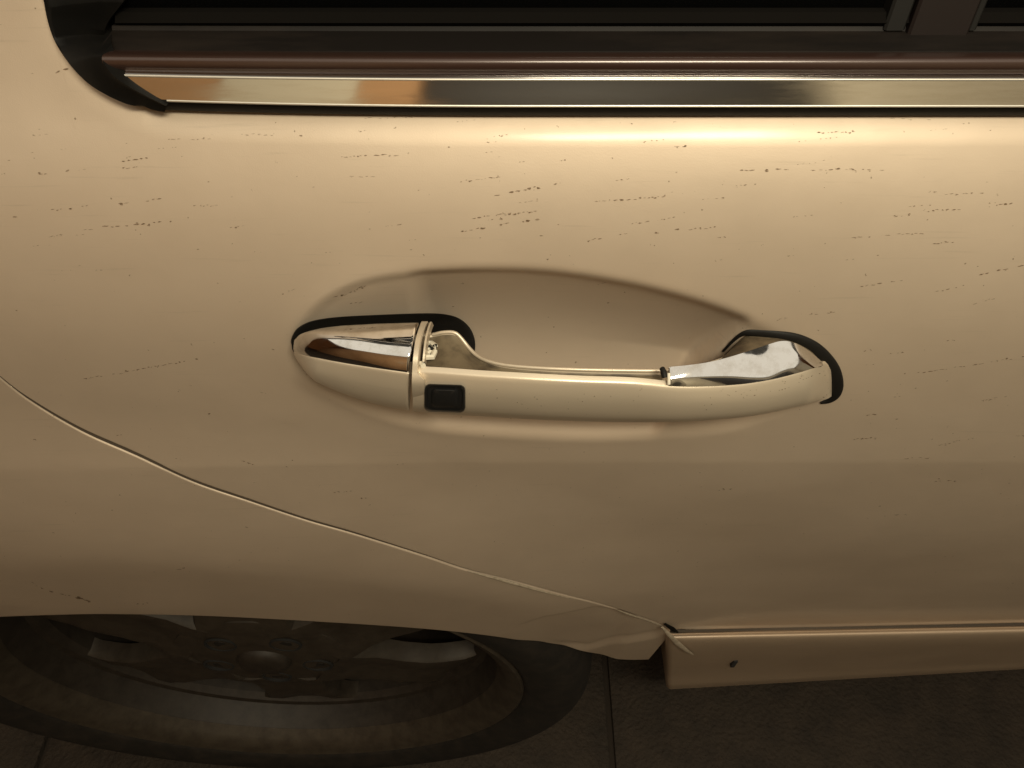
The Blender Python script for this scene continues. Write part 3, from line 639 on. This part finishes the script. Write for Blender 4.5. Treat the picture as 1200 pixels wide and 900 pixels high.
# dirt left on the handle's front end
V, Fs = [], []
def hdash(u, v, a, h):
    n = 5; o = len(V); V.append(front_pt(u, v, .0002))
    for k in range(n): q = 2 * math.pi * k / n; V.append(front_pt(u + a * math.cos(q) * rnd.uniform(.5, 1.2), v + h * math.sin(q) * rnd.uniform(.5, 1.2), .0002))
    for k in range(n): Fs.append((o, o + 1 + k, o + 1 + (k + 1) % n))
for (u, v, a, h) in [(946, 452, 2.6, 2.2), (912, 469, 4, 1.6), (920, 467, 2.5, 1.3), (963, 461, 1.6, 1.5)]: hdash(u, v, a, h)
for _ in range(80):
    q_ = rnd.uniform(0, 1); hdash(915 + 34 * q_ + rnd.gauss(0, 1.5), 460 - 8 * q_ + rnd.gauss(0, 1.6), rnd.uniform(.5, 1.8), rnd.uniform(.4, 1.1))
for _ in range(70): hdash(rnd.gauss(945, 14), rnd.gauss(452, 9), rnd.uniform(.4, 1.1), rnd.uniform(.3, .8))
for _ in range(40): hdash(rnd.gauss(905, 45), rnd.uniform(456, 474), rnd.uniform(.4, 1.2), rnd.uniform(.3, .7))
for _ in range(16): hdash(rnd.uniform(560, 860), rnd.uniform(456, 480), rnd.uniform(.4, 1.2), rnd.uniform(.3, .7))
sc2 = link('dirt_specks', mesh('dirt_specks', V, Fs), M['scuff'], handle, None); sc2['kind'] = 'stuff'

# ------------------------------------------------------------------ wheel
wheel = bpy.data.objects.new('wheel', None); C.objects.link(wheel); wheel.location = (XW, YW, CAM_H - DW); wheel.parent = car
def lathe(name, prof, m, parent, n=160, smooth=40):
    th = np.linspace(0, 2 * np.pi, n, endpoint=False); p = np.asarray(prof, float)
    G = np.zeros((n, len(p), 3)); G[..., 0] = np.cos(th)[:, None] * p[None, :, 0]; G[..., 2] = np.sin(th)[:, None] * p[None, :, 0]; G[..., 1] = p[None, :, 1]
    me = mesh(name, G.reshape(-1, 3), grid_faces(n, len(p), False, True)); bm = bmesh.new(); bm.from_mesh(me); bmesh.ops.recalc_face_normals(bm, faces=bm.faces); bm.to_mesh(me); bm.free()
    return link(name, me, m, parent, smooth)
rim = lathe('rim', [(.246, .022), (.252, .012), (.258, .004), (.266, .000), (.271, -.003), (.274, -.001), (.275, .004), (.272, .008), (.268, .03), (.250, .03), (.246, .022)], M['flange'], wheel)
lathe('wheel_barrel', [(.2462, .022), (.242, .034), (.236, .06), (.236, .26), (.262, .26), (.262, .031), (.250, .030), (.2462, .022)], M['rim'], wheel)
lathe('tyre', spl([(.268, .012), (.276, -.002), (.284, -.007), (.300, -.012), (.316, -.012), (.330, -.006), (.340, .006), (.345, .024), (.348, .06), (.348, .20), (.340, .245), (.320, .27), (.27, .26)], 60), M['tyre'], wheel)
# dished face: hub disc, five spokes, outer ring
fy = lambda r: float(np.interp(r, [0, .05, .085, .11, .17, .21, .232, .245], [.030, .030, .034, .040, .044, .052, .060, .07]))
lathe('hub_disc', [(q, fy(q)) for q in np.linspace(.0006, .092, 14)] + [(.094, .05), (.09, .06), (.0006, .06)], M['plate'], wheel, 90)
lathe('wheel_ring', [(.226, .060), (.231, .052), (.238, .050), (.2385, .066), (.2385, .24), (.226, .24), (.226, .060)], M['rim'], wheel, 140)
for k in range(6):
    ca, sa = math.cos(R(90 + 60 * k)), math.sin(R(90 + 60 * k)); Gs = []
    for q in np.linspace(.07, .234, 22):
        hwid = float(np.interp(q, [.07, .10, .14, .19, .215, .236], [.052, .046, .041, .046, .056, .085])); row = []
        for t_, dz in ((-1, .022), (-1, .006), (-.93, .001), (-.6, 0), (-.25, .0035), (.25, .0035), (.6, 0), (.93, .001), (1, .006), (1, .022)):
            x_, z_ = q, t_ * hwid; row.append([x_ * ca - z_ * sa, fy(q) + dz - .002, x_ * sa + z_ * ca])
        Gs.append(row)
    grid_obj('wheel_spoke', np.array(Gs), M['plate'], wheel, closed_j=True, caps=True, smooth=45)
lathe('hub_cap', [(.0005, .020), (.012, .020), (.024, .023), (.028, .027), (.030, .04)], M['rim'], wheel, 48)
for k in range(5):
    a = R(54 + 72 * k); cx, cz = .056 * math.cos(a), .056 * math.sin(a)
    h = lathe('bolt_hole', [(.0165, .0310), (.0158, .0290), (.0145, .0292), (.0135, .034), (.0005, .034)], M['dark'], wheel, 28); h.location = (cx, 0, cz)  # the hole's shade put in as a black cup
    bm = bmesh.new(); bmesh.ops.create_cone(bm, cap_ends=True, segments=6, radius1=.0075, radius2=.0068, depth=.004); me = bpy.data.meshes.new('wheel_bolt'); bm.to_mesh(me); bm.free()
    o = link('wheel_bolt', me, M['tyre'], wheel, 30); o.rotation_euler = (R(90), 0, 0); o.location = (cx, .0325, cz)
# arch liner and underbody
th = np.linspace(.15, math.pi + .2, 60); Gl = []
for y in (.262, .30, .36, .5): Gl.append([[XW + .43 * math.cos(a), y, CAM_H - DW + .43 * math.sin(a)] for a in th])
grid_obj('arch_liner', np.array(Gl), M['dark'], car, solid=.003)
box('underbody', (.55, .62, .48), (.88, .66, .09), M['dark'], car, .01)
box('inner_arch', (-.05, .63, .60), (1.3, .3, .75), M['dark'], car, .01)

# ------------------------------------------------------------------ paving under the car
def setting(o): o['kind'] = 'structure'; return o
pav = setting(box('pavement', (0, .3, -.038), (9, 9, .1), M['joint']))
slab_me = None; sx, sy, gap = .80, .80, .008
for j in range(-4, 5):
    for i in range(-5, 6):
        x0 = .137 + .0035 + i * sx; y0 = -.12 + j * sy
        if slab_me is None:
            o = box('paving_slab', (0, 0, 0), (sx - gap, sy - gap, .04), M['slab'], pav, .003); slab_me = o.data
        else: o = bpy.data.objects.new('paving_slab', slab_me); C.objects.link(o); o.parent = pav
        o.location = (x0 + sx / 2, y0 + sy / 2, .0015 + rnd.uniform(-.001, .0015)); o.rotation_euler = (rnd.uniform(-.002, .002), rnd.uniform(-.002, .002), 0)

# ------------------------------------------------------------------ house wall across the way (out of view, laid out for the chrome to reflect)
YWALL = -1.2
setting(box('wall', (-1.92, YWALL - .1, 1.5), (2.66, .2, 3.0), M['wall_tan']))
setting(box('wall', (-.45, YWALL - .09, 1.5), (.276, .2, 3.0), M['wall_pale']))
setting(box('wall', (-.25, YWALL - .1, 1.5), (.12, .2, 3.0), M['wall_tan']))
setting(box('wall', (2.34, YWALL - .1, 1.5), (3.34, .2, 3.0), M['wall_pale']))
setting(box('wall', (.24, YWALL - .12, 2.62), (.86, .2, .76), M['wall_pale']))
setting(box('door', (.24, YWALL - .16, 1.12), (.86, .06, 2.24), M['dark_panel'], None, .004))  # unseen dark panel added for a person's dark reflection in the chrome
setting(box('window', (2.0, YWALL + .005, 1.25), (1.5, .03, 1.7), M['dark_panel'], None, .004))  # unseen dark panel added to darken the handle chrome's lower reflection
setting(box('wall', (3.9, YWALL + .72, 1.5), (.2, 1.4, 3.0), M['wall_pale']))  # unseen end wall added so the handle chrome reflects something pale
